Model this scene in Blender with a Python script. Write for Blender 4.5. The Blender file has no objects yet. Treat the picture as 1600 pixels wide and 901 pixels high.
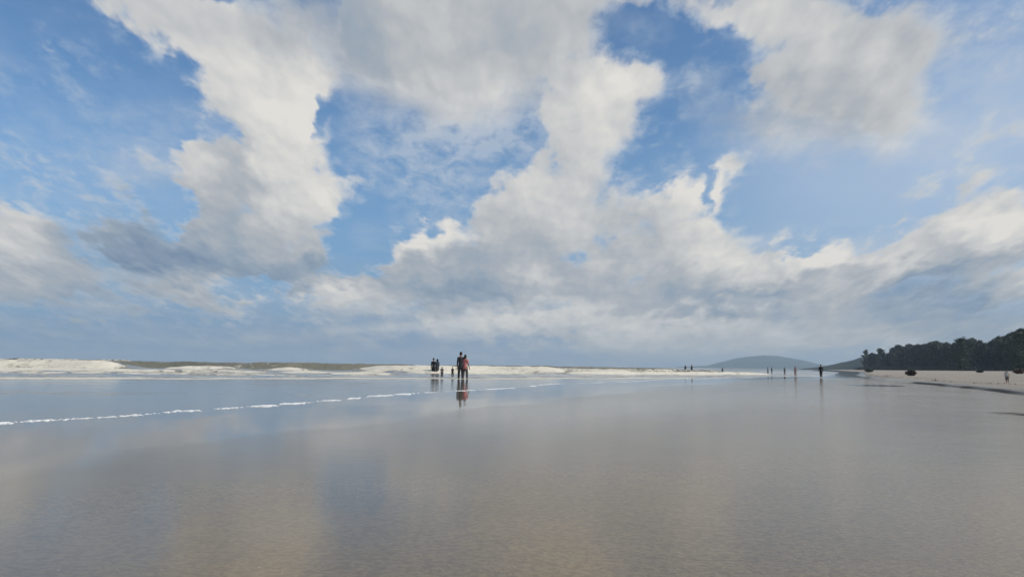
import bpy, bmesh, math, random
import numpy as np
from mathutils import Vector, Matrix, noise as mnoise

R = math.radians
scene = bpy.context.scene
col = scene.collection

# ------------------------------------------------------------------ camera
FPX = 1142.5                       # focal length in pixels of a 1600 px wide picture
CAM_H = 0.85
PITCH, ROLL = R(6.0), R(0.66)
Fv = Vector((0, math.cos(PITCH), math.sin(PITCH)))
U0 = Vector((0, -math.sin(PITCH), math.cos(PITCH)))
Rv = Vector((1, 0, 0)) * math.cos(ROLL) + U0 * math.sin(ROLL)
Uv = U0 * math.cos(ROLL) - Vector((1, 0, 0)) * math.sin(ROLL)
cam_data = bpy.data.cameras.new("camera")
cam_data.sensor_width = 36.0
cam_data.lens = 36.0 * FPX / 1600.0
cam_data.clip_start, cam_data.clip_end = 0.05, 60000.0
cam = bpy.data.objects.new("camera", cam_data)
col.objects.link(cam)
cam.matrix_world = Matrix((
    (Rv.x, Uv.x, -Fv.x, 0), (Rv.y, Uv.y, -Fv.y, 0), (Rv.z, Uv.z, -Fv.z, CAM_H), (0, 0, 0, 1)))
scene.camera = cam

def ray(px, py):
    return (Fv + Rv * ((px - 800) / FPX) - Uv * ((py - 450.5) / FPX)).normalized()

# ------------------------------------------------------------------ colour management
vs = scene.view_settings
vs.view_transform, vs.look, vs.gamma, vs.exposure = 'Standard', 'None', 1.0, 0.0
vs.use_curve_mapping = False

# ------------------------------------------------------------------ sun
SUN_EL, SUN_AZ = R(36), R(104)     # azimuth clockwise from +Y (towards the land on the right)
sun_dir = Vector((math.cos(SUN_EL) * math.sin(SUN_AZ), math.cos(SUN_EL) * math.cos(SUN_AZ), math.sin(SUN_EL)))
sl = bpy.data.lights.new("sun", 'SUN')
sl.energy, sl.angle, sl.color = 3.8, R(0.55), (1.0, 0.92, 0.80)
so = bpy.data.objects.new("sun", sl)
col.objects.link(so)
so.location = (60, -20, 60)
so.rotation_euler = sun_dir.to_track_quat('Z', 'Y').to_euler()

# ------------------------------------------------------------------ node helper
class NT:
    def __init__(self, tree):
        self.t = tree
        self.n, self.l = tree.nodes, tree.links
    def new(self, kind, **kw):
        nd = self.n.new(kind)
        for k, v in kw.items():
            setattr(nd, k, v)
        return nd
    def put(self, sock, v):
        if v is None:
            return
        if isinstance(v, bpy.types.NodeSocket):
            self.l.new(v, sock)
        else:
            sock.default_value = v
    def m(self, op, a, b=None, c=None, clamp=False):
        nd = self.new('ShaderNodeMath', operation=op, use_clamp=clamp)
        for s, v in zip(nd.inputs, (a, b, c)):
            self.put(s, v)
        return nd.outputs[0]
    def v(self, op, a, b=None, c=None):
        nd = self.new('ShaderNodeVectorMath', operation=op)
        for s, x in zip(nd.inputs, (a, b, c)):
            self.put(s, x)
        return nd.outputs['Value'] if op in ('LENGTH', 'DOT_PRODUCT', 'DISTANCE') else nd.outputs[0]
    def scale(self, a, f):
        nd = self.new('ShaderNodeVectorMath', operation='SCALE')
        self.put(nd.inputs[0], a); self.put(nd.inputs['Scale'], f)
        return nd.outputs[0]
    def xyz(self, x=0.0, y=0.0, z=0.0):
        nd = self.new('ShaderNodeCombineXYZ')
        for s, v in zip(nd.inputs, (x, y, z)):
            self.put(s, v)
        return nd.outputs[0]
    def sep(self, a):
        nd = self.new('ShaderNodeSeparateXYZ')
        self.put(nd.inputs[0], a)
        return nd.outputs
    def noise(self, vec, scale=1.0, detail=6.0, rough=0.55, dist=0.0, lac=2.0, col=False):
        nd = self.new('ShaderNodeTexNoise')
        nd.noise_dimensions = '3D'
        self.put(nd.inputs['Vector'], vec)
        for k, x in (('Scale', scale), ('Detail', detail), ('Roughness', rough), ('Lacunarity', lac), ('Distortion', dist)):
            self.put(nd.inputs[k], x)
        return nd.outputs['Color'] if col else nd.outputs['Fac']
    def rng(self, x, a, b, c=0.0, d=1.0, kind='SMOOTHSTEP'):
        nd = self.new('ShaderNodeMapRange', interpolation_type=kind)
        for s, q in zip(nd.inputs[:5], (x, a, b, c, d)):
            self.put(s, q)
        return nd.outputs[0]
    def mix(self, f, a, b):
        nd = self.new('ShaderNodeMix', data_type='RGBA')
        self.put(nd.inputs[0], f)
        for s, q in ((nd.inputs[6], a), (nd.inputs[7], b)):
            self.put(s, (*q, 1.0) if isinstance(q, tuple) and len(q) == 3 else q)
        return nd.outputs[2]
    def ramp(self, f, stops):
        nd = self.new('ShaderNodeValToRGB')
        cr = nd.color_ramp
        while len(cr.elements) < len(stops):
            cr.elements.new(0.5)
        for e, (p, c) in zip(cr.elements, stops):
            e.position = p
            e.color = (*c, 1.0) if len(c) == 3 else c
        self.put(nd.inputs[0], f)
        return nd.outputs[0]

def srgb(r, g, b):
    f = lambda c: c / 12.92 if c <= 0.04045 else ((c + 0.055) / 1.055) ** 2.4
    return (f(r / 255), f(g / 255), f(b / 255))

# ------------------------------------------------------------------ sky: Nishita air with cloud layers laid out by direction
SKY_K = 0.10                        # background strength
world = bpy.data.worlds.new("World")
scene.world = world
world.use_nodes = True
wt = world.node_tree
wt.nodes.clear()
world.cycles.sampling_method = 'MANUAL'
world.cycles.sample_map_resolution = 256
scene.cycles.use_adaptive_sampling = True
scene.cycles.adaptive_threshold = 0.02
g = NT(wt)
S = FPX / 100.0                     # one cloud-map unit is about five degrees of sky

def sky_ae(px, py):
    d = ray(px, py)
    return d.x / d.y * S, d.z / d.y * S

tc = g.new('ShaderNodeTexCoord')
D = tc.outputs['Generated']
dx, dy, dz = g.sep(D)[:3]
dyl = g.m('MAXIMUM', g.m('ABSOLUTE', dy), 0.12)
a_ = g.m('DIVIDE', dx, dyl)
e_ = g.m('DIVIDE', g.m('ABSOLUTE', dz), dyl)
P0 = g.xyz(g.m('MULTIPLY', a_, S), g.m('MULTIPLY', e_, S), 0.0)
# layer coordinate: detail shrinks and flattens towards the horizon
ec = g.m('ADD', e_, 0.30)
LAY = g.xyz(g.m('DIVIDE', a_, ec), g.m('DIVIDE', -0.62, ec), 0.0)
# domain warp
w1 = g.v('SUBTRACT', g.noise(LAY, 3.2, 2.0, 0.5, col=True), (0.5, 0.5, 0.5))
w2 = g.v('SUBTRACT', g.noise(LAY, 12.0, 3.0, 0.55, col=True), (0.5, 0.5, 0.5))
flat = (1.0, 1.0, 0.0)
warp = g.v('MULTIPLY', g.v('ADD', g.scale(w1, 1.2), g.scale(w2, 0.9)), flat)
P = g.v('ADD', P0, warp)

def blobs(vec, lst, start=0.0):
    """sum of soft ellipses: (px, py, rx, ry, rotation deg, weight); the half-value edge lies at rx, ry"""
    acc = start
    for (px, py, rx, ry, rot, w) in lst:
        a, e = sky_ae(px, py)
        mp = g.new('ShaderNodeMapping', vector_type='TEXTURE')
        g.put(mp.inputs['Vector'], vec)
        mp.inputs['Location'].default_value = (a, e, 0)
        mp.inputs['Rotation'].default_value = (0, 0, R(rot))
        mp.inputs['Scale'].default_value = (rx / 50.0, ry / 50.0, 1.0)
        gr = g.new('ShaderNodeTexGradient', gradient_type='SPHERICAL')
        g.put(gr.inputs[0], mp.outputs[0])
        acc = g.m('MULTIPLY_ADD', gr.outputs['Fac'], w, acc)
    return acc

CUMULUS = [
    # diagonal bank upper left
    (190, -15, 90, 36, -35, 1.0), (300, 60, 130, 46, -38, 1.2), (400, 130, 95, 50, -36, 1.2), (420, 60, 70, 36, -30, .7),
    (440, 205, 62, 60, 0, 1.1), (440, 270, 56, 50, 0, 1.0), (490, 140, 40, 26, 0, .8), (520, 290, 50, 32, -15, 1.0), (420, 340, 60, 66, 0, 1.1), (470, 350, 40, 50, 0, .5),
    (400, 395, 80, 28, 0, .8), (480, 405, 46, 34, 0, .8),
    # grey bank top centre
    (670, 20, 130, 70, 0, 1.4), (590, 70, 55, 60, 0, .9), (760, 70, 80, 55, 0, 1.0), (860, 15, 90, 42, 0, 1.1), (970, -20, 60, 20, 0, .7),
    # white tower centre right
    (885, 110, 50, 54, 0, 1.1), (900, 200, 46, 60, 0, 1.2), (985, 115, 36, 34, 15, 1.0), (1020, 145, 52, 26, 0, 1.0), (955, 175, 50, 36, 0, .9),
    (890, 285, 58, 46, 10, 1.1), (830, 330, 66, 32, 10, 1.0), (775, 330, 34, 26, 0, .7), (800, 385, 80, 34, 0, .9),
    # towers right of it
    (1062, 290, 30, 30, 0, 1.0), (1000, 325, 56, 26, 15, 1.0), (1050, 350, 66, 40, 0, 1.1), (1122, 300, 16, 46, -28, 1.05), (1145, 264, 24, 14, 0, .8),
    (1000, 410, 110, 50, 0, 1.1), (1105, 415, 66, 42, -15, 1.0),
    # middle grey cumulus
    (660, 405, 68, 36, 0, 1.2), (608, 382, 28, 22, 0, .8), (690, 365, 34, 18, 0, .6), (730, 440, 110, 26, 0, 1.0), (620, 440, 40, 22, 0, .5),
    # left
    (215, 360, 70, 34, -5, 1.05), (270, 400, 100, 16, -8, .8), (322, 310, 30, 64, 6, 1.05), (322, 245, 22, 20, 0, .9), (340, 380, 44, 30, 0, .7), (265, 240, 40, 20, 0, .45),
    (25, 372, 54, 40, -30, 1.3), (80, 412, 56, 24, -28, 1.1), (10, 430, 90, 30, 0, .8),
    (285, 447, 62, 24, -18, 1.4), (391, 472, 18, 14, 0, 1.4),
    (530, 462, 60, 22, -10, 1.2), (585, 470, 44, 18, 0, .9), (545, 495, 40, 12, 0, .5),
    # upper right bank
    (1150, 10, 90, 40, 0, 1.5), (1240, 20, 60, 30, 0, .8), (1330, 50, 95, 66, 35, 1.1), (1280, 125, 105, 56, 10, 1.2), (1400, 125, 76, 60, 30, 1.1), (1450, 40, 80, 50, 0, .5), (1220, 120, 36, 36, 0, .5), (1225, 60, 34, 26, 0, -.6), (1500, 130, 50, 60, 0, -.4),
    (1340, 190, 50, 22, 0, .5), (1330, 243, 26, 10, 0, .8),
    # lower right bank
    (1272, 392, 30, 30, 0, 1.1), (1310, 425, 76, 26, 10, 1.1), (1245, 430, 50, 20, 0, .7), (1410, 385, 40, 28, 20, 1.0), (1480, 370, 66, 28, 22, 1.0), (1560, 345, 70, 36, 20, 1.2),
    (1550, 415, 120, 34, 8, 1.1), (1430, 425, 66, 18, 20, .8), (1300, 480, 42, 26, 0, 1.2), (1600, 465, 80, 20, 0, .7), (1180, 455, 90, 16, 10, .7),
    # low decks over the horizon
    (880, 470, 140, 24, 0, .8), (790, 515, 36, 16, 0, 1.2), (920, 520, 80, 18, 0, 1.2), (682, 505, 14, 9, 0, 1.1), (1160, 500, 24, 12, 0, 1.1), (1340, 532, 200, 9, 0, 1.0), (700, 495, 50, 12, 0, .6), (1040, 505, 90, 16, 0, .9), (980, 480, 90, 16, 0, .7), (1500, 522, 110, 9, 0, .9), (1060, 540, 120, 7, 0, .7), (850, 545, 90, 7, 0, .6), (120, 470, 60, 12, 0, .6), (200, 500, 70, 9, 0, .5), (420, 500, 50, 8, 0, .5),
    # gaps
    (516, 70, 14, 40, 0, -1.6), (336, 4, 16, 14, 0, -1.2), (815, 62, 9, 20, 0, -.6), (493, 178, 9, 22, 0, -1.0), (970, 135, 11, 13, 0, -.8), (545, 350, 60, 30, 0, -1.1), (555, 410, 34, 36, 0, -1.2),
    (590, 230, 90, 50, 0, -.8), (1098, 300, 8, 22, 0, -.8), (985, 345, 20, 9, 0, -.6), (722, 385, 12, 18, 0, -.6), (265, 320, 22, 20, 0, -.6), (1090, 120, 70, 90, 0, -.7), (1230, 290, 110, 60, 0, -.9), (460, 376, 18, 9, 0, -.9),
    (990, 60, 50, 26, 0, -1.2), (45, 25, 60, 45, 0, -1.0), (215, 235, 50, 30, 0, -.5), (290, 230, 26, 30, 0, -.3), (720, 240, 90, 50, 0, -.6), (400, 445, 60, 14, 0, -.5), (430, 480, 30, 20, 0, -.6),
]
SOFT = [   # smooth grey cloud without a hard edge
    (640, 110, 150, 60, 0, 1.2), (760, 120, 110, 44, 0, .8), (460, 50, 80, 60, 0, .8), (900, 40, 90, 40, 0, .7), (1250, 170, 110, 60, 0, .8), (1180, 190, 80, 30, 0, .5), (1340, 210, 90, 36, 0, .6), (1560, 60, 100, 60, 0, .45),
    (60, 440, 160, 46, 0, .7), (360, 430, 120, 22, 0, .3), (900, 450, 240, 40, 0, .6), (1150, 440, 160, 40, 0, .5), (1400, 460, 240, 60, 0, .8), (1000, 510, 420, 36, 0, .7), (1350, 530, 420, 30, 0, .7), (180, 510, 280, 34, 0, .4), (560, 490, 90, 34, 0, .4), (240, 390, 110, 40, 0, .5),
    (1090, 540, 420, 24, 0, .5), (250, 270, 70, 30, 0, .35),
]
PALE = [   # milky air
    (1500, 260, 220, 110, 0, 1.0), (1600, 120, 160, 120, 0, .8), (1300, 290, 160, 90, 0, .5), (120, 260, 240, 80, 5, .28), (300, 280, 120, 60, 0, .15),
]
VEIL = [   # thin high cloud
    (760, 170, 90, 50, 0, 1.2), (720, 230, 110, 60, -8, 1.3), (640, 280, 70, 50, -20, .7), (800, 180, 50, 40, 0, .6), (560, 180, 60, 40, 0, .5),
    (1105, 150, 30, 20, 35, .9), (1012, 50, 34, 26, 0, .6), (120, 240, 220, 80, 10, .25), (60, 180, 140, 50, 0, .2), (270, 225, 90, 40, 0, .4),
    (1480, 240, 180, 90, 0, .25), (1540, 90, 110, 110, 0, .8), (1200, 220, 80, 60, 0, .4), (150, 300, 160, 60, 0, .25),
    (700, 320, 80, 30, 0, .4),
]
SHADE = [  # + brighter, - greyer
    (330, 110, 150, 60, -35, .16), (470, 40, 60, 50, 0, -.30), (455, 200, 70, 110, 0, .20), (500, 150, 40, 40, 0, .15), (520, 285, 50, 34, 0, .15), (365, 280, 22, 70, 10, -.32), (420, 390, 120, 40, 0, -.20),
    (560, 60, 50, 80, 0, -.26), (640, 140, 140, 40, 0, -.10), (700, 60, 90, 70, 0, .02), (850, 40, 110, 50, 0, -.24),
    (900, 150, 80, 100, 0, .18), (1000, 130, 50, 40, 0, .16), (900, 230, 50, 60, 0, .10), (860, 310, 70, 30, 0, .06), (870, 180, 24, 60, 0, -.14), (955, 185, 40, 20, 0, -.12),
    (800, 375, 90, 30, 0, -.18), (700, 430, 110, 34, 0, -.36), (730, 455, 100, 20, 0, -.26), (640, 372, 66, 18, 0, .40), (690, 358, 40, 12, 0, .2), (830, 435, 22, 30, 20, .30),
    (1060, 290, 40, 50, 0, .25), (1130, 290, 30, 60, 0, .25), (960, 405, 90, 34, 0, -.06), (1000, 455, 140, 20, 0, -.22), (1110, 410, 50, 40, -20, .22),
    (215, 360, 90, 50, 0, -.55), (280, 405, 130, 22, -6, -.40), (322, 300, 30, 80, 6, .10), (20, 420, 110, 50, 0, -.16), (30, 360, 40, 30, -30, .20), (100, 415, 50, 14, -25, .1), (150, 470, 150, 30, 0, -.22), (280, 440, 55, 18, -15, .22), (391, 470, 20, 14, 0, .25),
    (540, 462, 70, 24, 0, .24), (540, 440, 60, 14, 0, -.15), (440, 430, 110, 16, 0, -.32),
    (1170, 15, 90, 30, 0, .16), (1320, 70, 50, 40, 0, .04), (1290, 110, 120, 60, 0, -.08), (1230, 160, 90, 50, 0, -.10), (1400, 150, 60, 60, 30, .08), (1330, 215, 80, 24, 0, -.10),
    (1275, 392, 36, 30, 0, .30), (1330, 432, 80, 24, 0, .18), (1540, 350, 110, 28, 18, .28), (1465, 385, 34, 14, 10, -.20), (1500, 420, 140, 16, 14, -.30), (1540, 440, 100, 16, 10, .10), (1450, 480, 170, 36, 0, -.75),
    (1300, 480, 46, 26, 0, .34), (1560, 500, 120, 24, 0, -.22), (1150, 480, 100, 14, 0, -.32), (1220, 455, 90, 10, 15, -.18), (1340, 525, 160, 14, 0, .05),
    (900, 520, 80, 14, 0, .22), (785, 515, 40, 14, 0, .25), (1040, 505, 90, 16, 0, .15), (682, 505, 14, 10, 0, .25), (150, 520, 300, 50, 0, -.30), (1000, 545, 500, 18, 0, -.05),
]
field = blobs(P, CUMULUS)
fb = g.noise(LAY, 6.0, 12.0, 0.60)
sunshift = g.v('ADD', LAY, (0.045, 0.045, 0.0))
fb_s = g.noise(sunshift, 4.5, 6.0, 0.55)
fb_l = g.noise(LAY, 4.5, 6.0, 0.55)
big = g.noise(g.v('ADD', LAY, (7.3, 1.1, 0)), 2.2, 4.0, 0.5)
field = g.m('MINIMUM', field, 1.35)
d0 = g.m('MULTIPLY_ADD', g.m('SUBTRACT', fb, 0.5), 3.0, field)
d0 = g.m('MULTIPLY_ADD', g.m('SUBTRACT', big, 0.5), 0.5, d0)
def voro(vec, scale, detail):
    nd = g.new('ShaderNodeTexVoronoi', feature='SMOOTH_F1', voronoi_dimensions='2D')
    nd.normalize = True
    for k_, v_ in (('Vector', vec), ('Scale', scale), ('Detail', detail), ('Roughness', 0.55), ('Smoothness', 0.35)):
        g.put(nd.inputs[k_], v_)
    return nd.outputs['Distance']
LAYW = g.v('ADD', LAY, g.scale(w2, 0.05))
puff = voro(LAYW, 9.0, 3.0)
puff_s = voro(g.v('ADD', LAYW, (0.016, 0.016, 0.0)), 9.0, 3.0)
d0 = g.m('MULTIPLY_ADD', g.m('SUBTRACT', 0.42, puff), 0.95, d0)
alpha = g.rng(d0, 0.32, 1.02)
# veil
vfield = blobs(P, VEIL)
vn = g.noise(g.v('MULTIPLY', LAY, (1.0, 1.35, 1.0)), 19.0, 9.0, 0.60, 0.25)
vd = g.m('MULTIPLY', vfield, g.rng(vn, 0.36, 0.68, 0.12, 1.0, 'LINEAR'))
valpha = g.m('MULTIPLY', g.rng(vd, 0.02, 0.95, 0, 1, 'LINEAR'), 0.62, clamp=True)
# light and shade in the clouds
light = g.m('SUBTRACT', fb_l, fb_s)
sh = blobs(P, SHADE, 0.74)
sh = g.m('MULTIPLY_ADD', light, 0.48, sh)
sh = g.m('MULTIPLY_ADD', g.m('SUBTRACT', puff_s, puff), 0.34, sh)
sh = g.m('MULTIPLY_ADD', g.m('SUBTRACT', 0.40, puff), 0.12, sh)
sh = g.m('MULTIPLY_ADD', g.m('SUBTRACT', big, 0.5), 0.22, sh)
sh = g.m('MULTIPLY_ADD', g.m('SUBTRACT', fb, 0.5), 0.12, sh)
rim = g.rng(d0, 0.45, 1.0, 0.10, -0.04, 'LINEAR')
sh = g.m('ADD', sh, rim, clamp=True)
CLOUD_RAMP = [(0.0, srgb(116, 138, 165)), (0.30, srgb(147, 162, 178)), (0.58, srgb(176, 181, 187)), (0.80, srgb(203, 204, 204)), (1.0, srgb(228, 225, 219))]
c_cloud = g.ramp(sh, CLOUD_RAMP)
# clear air
sky = g.new('ShaderNodeTexSky', sky_type='NISHITA')
sky.sun_disc = False
sky.sun_elevation, sky.sun_rotation = SUN_EL, SUN_AZ
sky.air_density, sky.dust_density, sky.ozone_density = 1.0, 1.2, 1.5
blue = g.v('MULTIPLY', sky.outputs[0], (0.080, 0.108, 0.128))
blue = g.mix(g.rng(e_, 0.02, 0.34, 0.9, 0.0, 'LINEAR'), blue, g.mix(g.rng(a_, -0.1, 0.75, kind='LINEAR'), srgb(112, 149, 192), srgb(164, 183, 207)))
pale = g.m('MULTIPLY', blobs(P0, PALE), 0.62, clamp=True)
blue = g.mix(pale, blue, srgb(178, 196, 219))
fringe = g.m('MULTIPLY', g.rng(d0, -0.25, 0.55, 0.0, 0.60), g.rng(vn, 0.38, 0.66))
valpha = g.m('MAXIMUM', valpha, fringe)
c = g.mix(valpha, blue, srgb(188, 199, 212))
sf = blobs(P, SOFT)
sn = g.noise(g.v('MULTIPLY', LAY, (1.0, 2.2, 1.0)), 3.0, 6.0, 0.5)
sf = g.m('MULTIPLY', g.rng(g.m('MULTIPLY_ADD', g.m('SUBTRACT', sn, 0.5), 1.6, sf), 0.0, 1.25), 0.85)
soft_col = g.ramp(g.m('MULTIPLY_ADD', g.m('SUBTRACT', sn, 0.5), 1.3, g.m('SUBTRACT', sh, 0.05)), CLOUD_RAMP)
c = g.mix(sf, c, soft_col)
c = g.mix(alpha, c, c_cloud)
# sea air low over the horizon
hz = g.rng(e_, 0.0, 0.10, 0.55, 0.0, 'LINEAR')
hz_col = g.mix(g.rng(a_, -0.6, 0.5, kind='LINEAR'), srgb(114, 140, 166), srgb(178, 182, 182))
c = g.mix(hz, c, hz_col)
bg = g.new('ShaderNodeBackground')
g.put(bg.inputs[0], g.scale(c, 1.0 / SKY_K))
bg.inputs[1].default_value = SKY_K
wo = g.new('ShaderNodeOutputWorld')
g.l.new(bg.outputs[0], wo.inputs[0])

# ------------------------------------------------------------------ shared helpers
rng = np.random.default_rng(7)
random.seed(7)
_perm = np.random.default_rng(3).random((256, 256))

def vnoise(x, y):
    x = np.asarray(x, float); y = np.asarray(y, float)
    xi, yi = np.floor(x).astype(int), np.floor(y).astype(int)
    fx, fy = x - xi, y - yi
    fx, fy = fx * fx * (3 - 2 * fx), fy * fy * (3 - 2 * fy)
    p = lambda i, j: _perm[i & 255, j & 255]
    return (p(xi, yi) * (1 - fx) + p(xi + 1, yi) * fx) * (1 - fy) + (p(xi, yi + 1) * (1 - fx) + p(xi + 1, yi + 1) * fx) * fy

def fbm(x, y, oct=4, gain=0.5):
    a, s, tot = 1.0, 0.0, 0.0
    for o in range(oct):
        s = s + a * vnoise(np.asarray(x) * 2 ** o + 17.3 * o, np.asarray(y) * 2 ** o + 5.1 * o)
        tot += a
        a *= gain
    return s / tot

def sstep(x, a, b):
    k = np.clip((np.asarray(x, float) - a) / (b - a), 0, 1)
    return k * k * (3 - 2 * k)

def set_props(o, label=None, cat=None, group=None, kind=None):
    for k, v in (('label', label), ('category', cat), ('group', group), ('kind', kind)):
        if v:
            o[k] = v
    return o

def mesh_obj(name, verts, faces, mats, parent=None, smooth=True, fmat=None):
    me = bpy.data.meshes.new(name)
    me.from_pydata([tuple(v) for v in verts], [], [tuple(f) for f in faces])
    for mt in (mats if isinstance(mats, (list, tuple)) else [mats]):
        me.materials.append(mt)
    if fmat is not None:
        me.polygons.foreach_set('material_index', np.asarray(fmat, dtype=np.int32))
    if smooth:
        me.polygons.foreach_set('use_smooth', np.ones(len(me.polygons), dtype=bool))
    me.update()
    o = bpy.data.objects.new(name, me)
    col.objects.link(o)
    if parent:
        o.parent = parent
    return o

def grid_obj(name, X, Y, Z, mat, attrs=None, keep=None):
    """height-field sheet over 2-D arrays X, Y, Z"""
    h, w = X.shape
    idx = np.arange(h * w).reshape(h, w)
    q = np.stack([idx[:-1, :-1], idx[:-1, 1:], idx[1:, 1:], idx[1:, :-1]], -1).reshape(-1, 4)
    if keep is not None:
        q = q[keep.reshape(-1)]
    me = bpy.data.meshes.new(name)
    me.vertices.add(h * w)
    me.vertices.foreach_set('co', np.stack([X, Y, Z], -1).astype(np.float32).reshape(-1))
    me.loops.add(q.size)
    me.loops.foreach_set('vertex_index', q.reshape(-1).astype(np.int32))
    me.polygons.add(len(q))
    me.polygons.foreach_set('loop_start', (np.arange(len(q)) * 4).astype(np.int32))
    me.polygons.foreach_set('use_smooth', np.ones(len(q), dtype=bool))
    me.update(calc_edges=True)
    for k, v in (attrs or {}).items():
        at = me.attributes.new(k, 'FLOAT', 'POINT')
        at.data.foreach_set('value', v.astype(np.float32).reshape(-1))
    me.materials.append(mat)
    o = bpy.data.objects.new(name, me)
    col.objects.link(o)
    return o

def lines(*segs):
    """grid lines: (start, stop, step) pieces joined"""
    out = []
    for a, b, st in segs:
        out.append(np.arange(a, b - 1e-6, st))
    return np.concatenate(out + [np.array([segs[-1][1]])])

def geo(a, b, n):
    return a * (b / a) ** (np.arange(1, n + 1) / n)

def material(name):
    m = bpy.data.materials.new(name)
    m.use_nodes = True
    m.node_tree.nodes.clear()
    n = NT(m.node_tree)
    p = n.new('ShaderNodeBsdfPrincipled')
    out = n.new('ShaderNodeOutputMaterial')
    n.l.new(p.outputs[0], out.inputs[0])
    return m, n, p

def simple(name, colour, rough=0.8, var=0.25, scale=6.0, spec=0.3):
    m, n, p = material(name)
    t = n.new('ShaderNodeTexCoord')
    f = n.noise(t.outputs['Object'], scale, 5.0, 0.6)
    lo = tuple(c * (1 - var) for c in colour)
    hi = tuple(min(1, c * (1 + var)) for c in colour)
    n.put(p.inputs['Base Color'], n.ramp(f, [(0.3, lo), (0.7, hi)]))
    p.inputs['Roughness'].default_value = rough
    p.inputs['Specular IOR Level'].default_value = spec
    return m

# ------------------------------------------------------------------ the shore: t = distance inland from a line through the camera, s = along the beach
SA = R(21.5)
ca, sa = math.cos(SA), math.sin(SA)
def ts_to_xy(t, s):
    return t * ca + s * sa, -t * sa + s * ca
def xy_to_ts(x, y):
    return x * ca - y * sa, x * sa + y * ca
def waterline(s):
    return np.interp(s, [-200, 35, 60, 76, 90, 100, 200, 2000, 9000], [-10.4, -10.4, -7.2, -3.6, 2.2, 3.8, 9.0, 40, 60])
def waterline_w(s):
    s = np.asarray(s, float)
    return waterline(s) + (fbm(s * 0.16, s * 0 + 3.3, 4) - 0.5) * 2.2
def scarp_line(s):
    s = np.asarray(s, float)
    return np.interp(s, [-50, 20, 30, 37, 51, 80, 120, 300, 9000], [8.5, 7.4, 7.1, 7.0, 6.4, 6.0, 7.5, 20.0, 90.0]) + (fbm(s * 0.22, s * 0 + 9.1, 4) - 0.5) * 0.9
def sand_z(t, s):
    t = np.asarray(t, float); s = np.asarray(s, float)
    dw = t - waterline(s)
    z = np.where(dw < 0, np.maximum(0.012 * dw, -2.5), 0.0035 * np.minimum(dw, 20))
    d = t - scarp_line(s)
    z = z + 0.10 * sstep(d, -0.05, 0.22 + 1.5 * sstep(s, 50, 62))
    z = z + 0.0132 * np.clip(d - 0.3, 0, 64) + 0.03 * sstep(d, 0.5, 3) * (fbm(t * 0.5, s * 0.35, 3) - 0.5)
    z = z + (fbm(t * 0.35, s * 0.12, 3) - 0.5) * 0.016 * sstep(dw, 0.0, 3)
    return z

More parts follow.
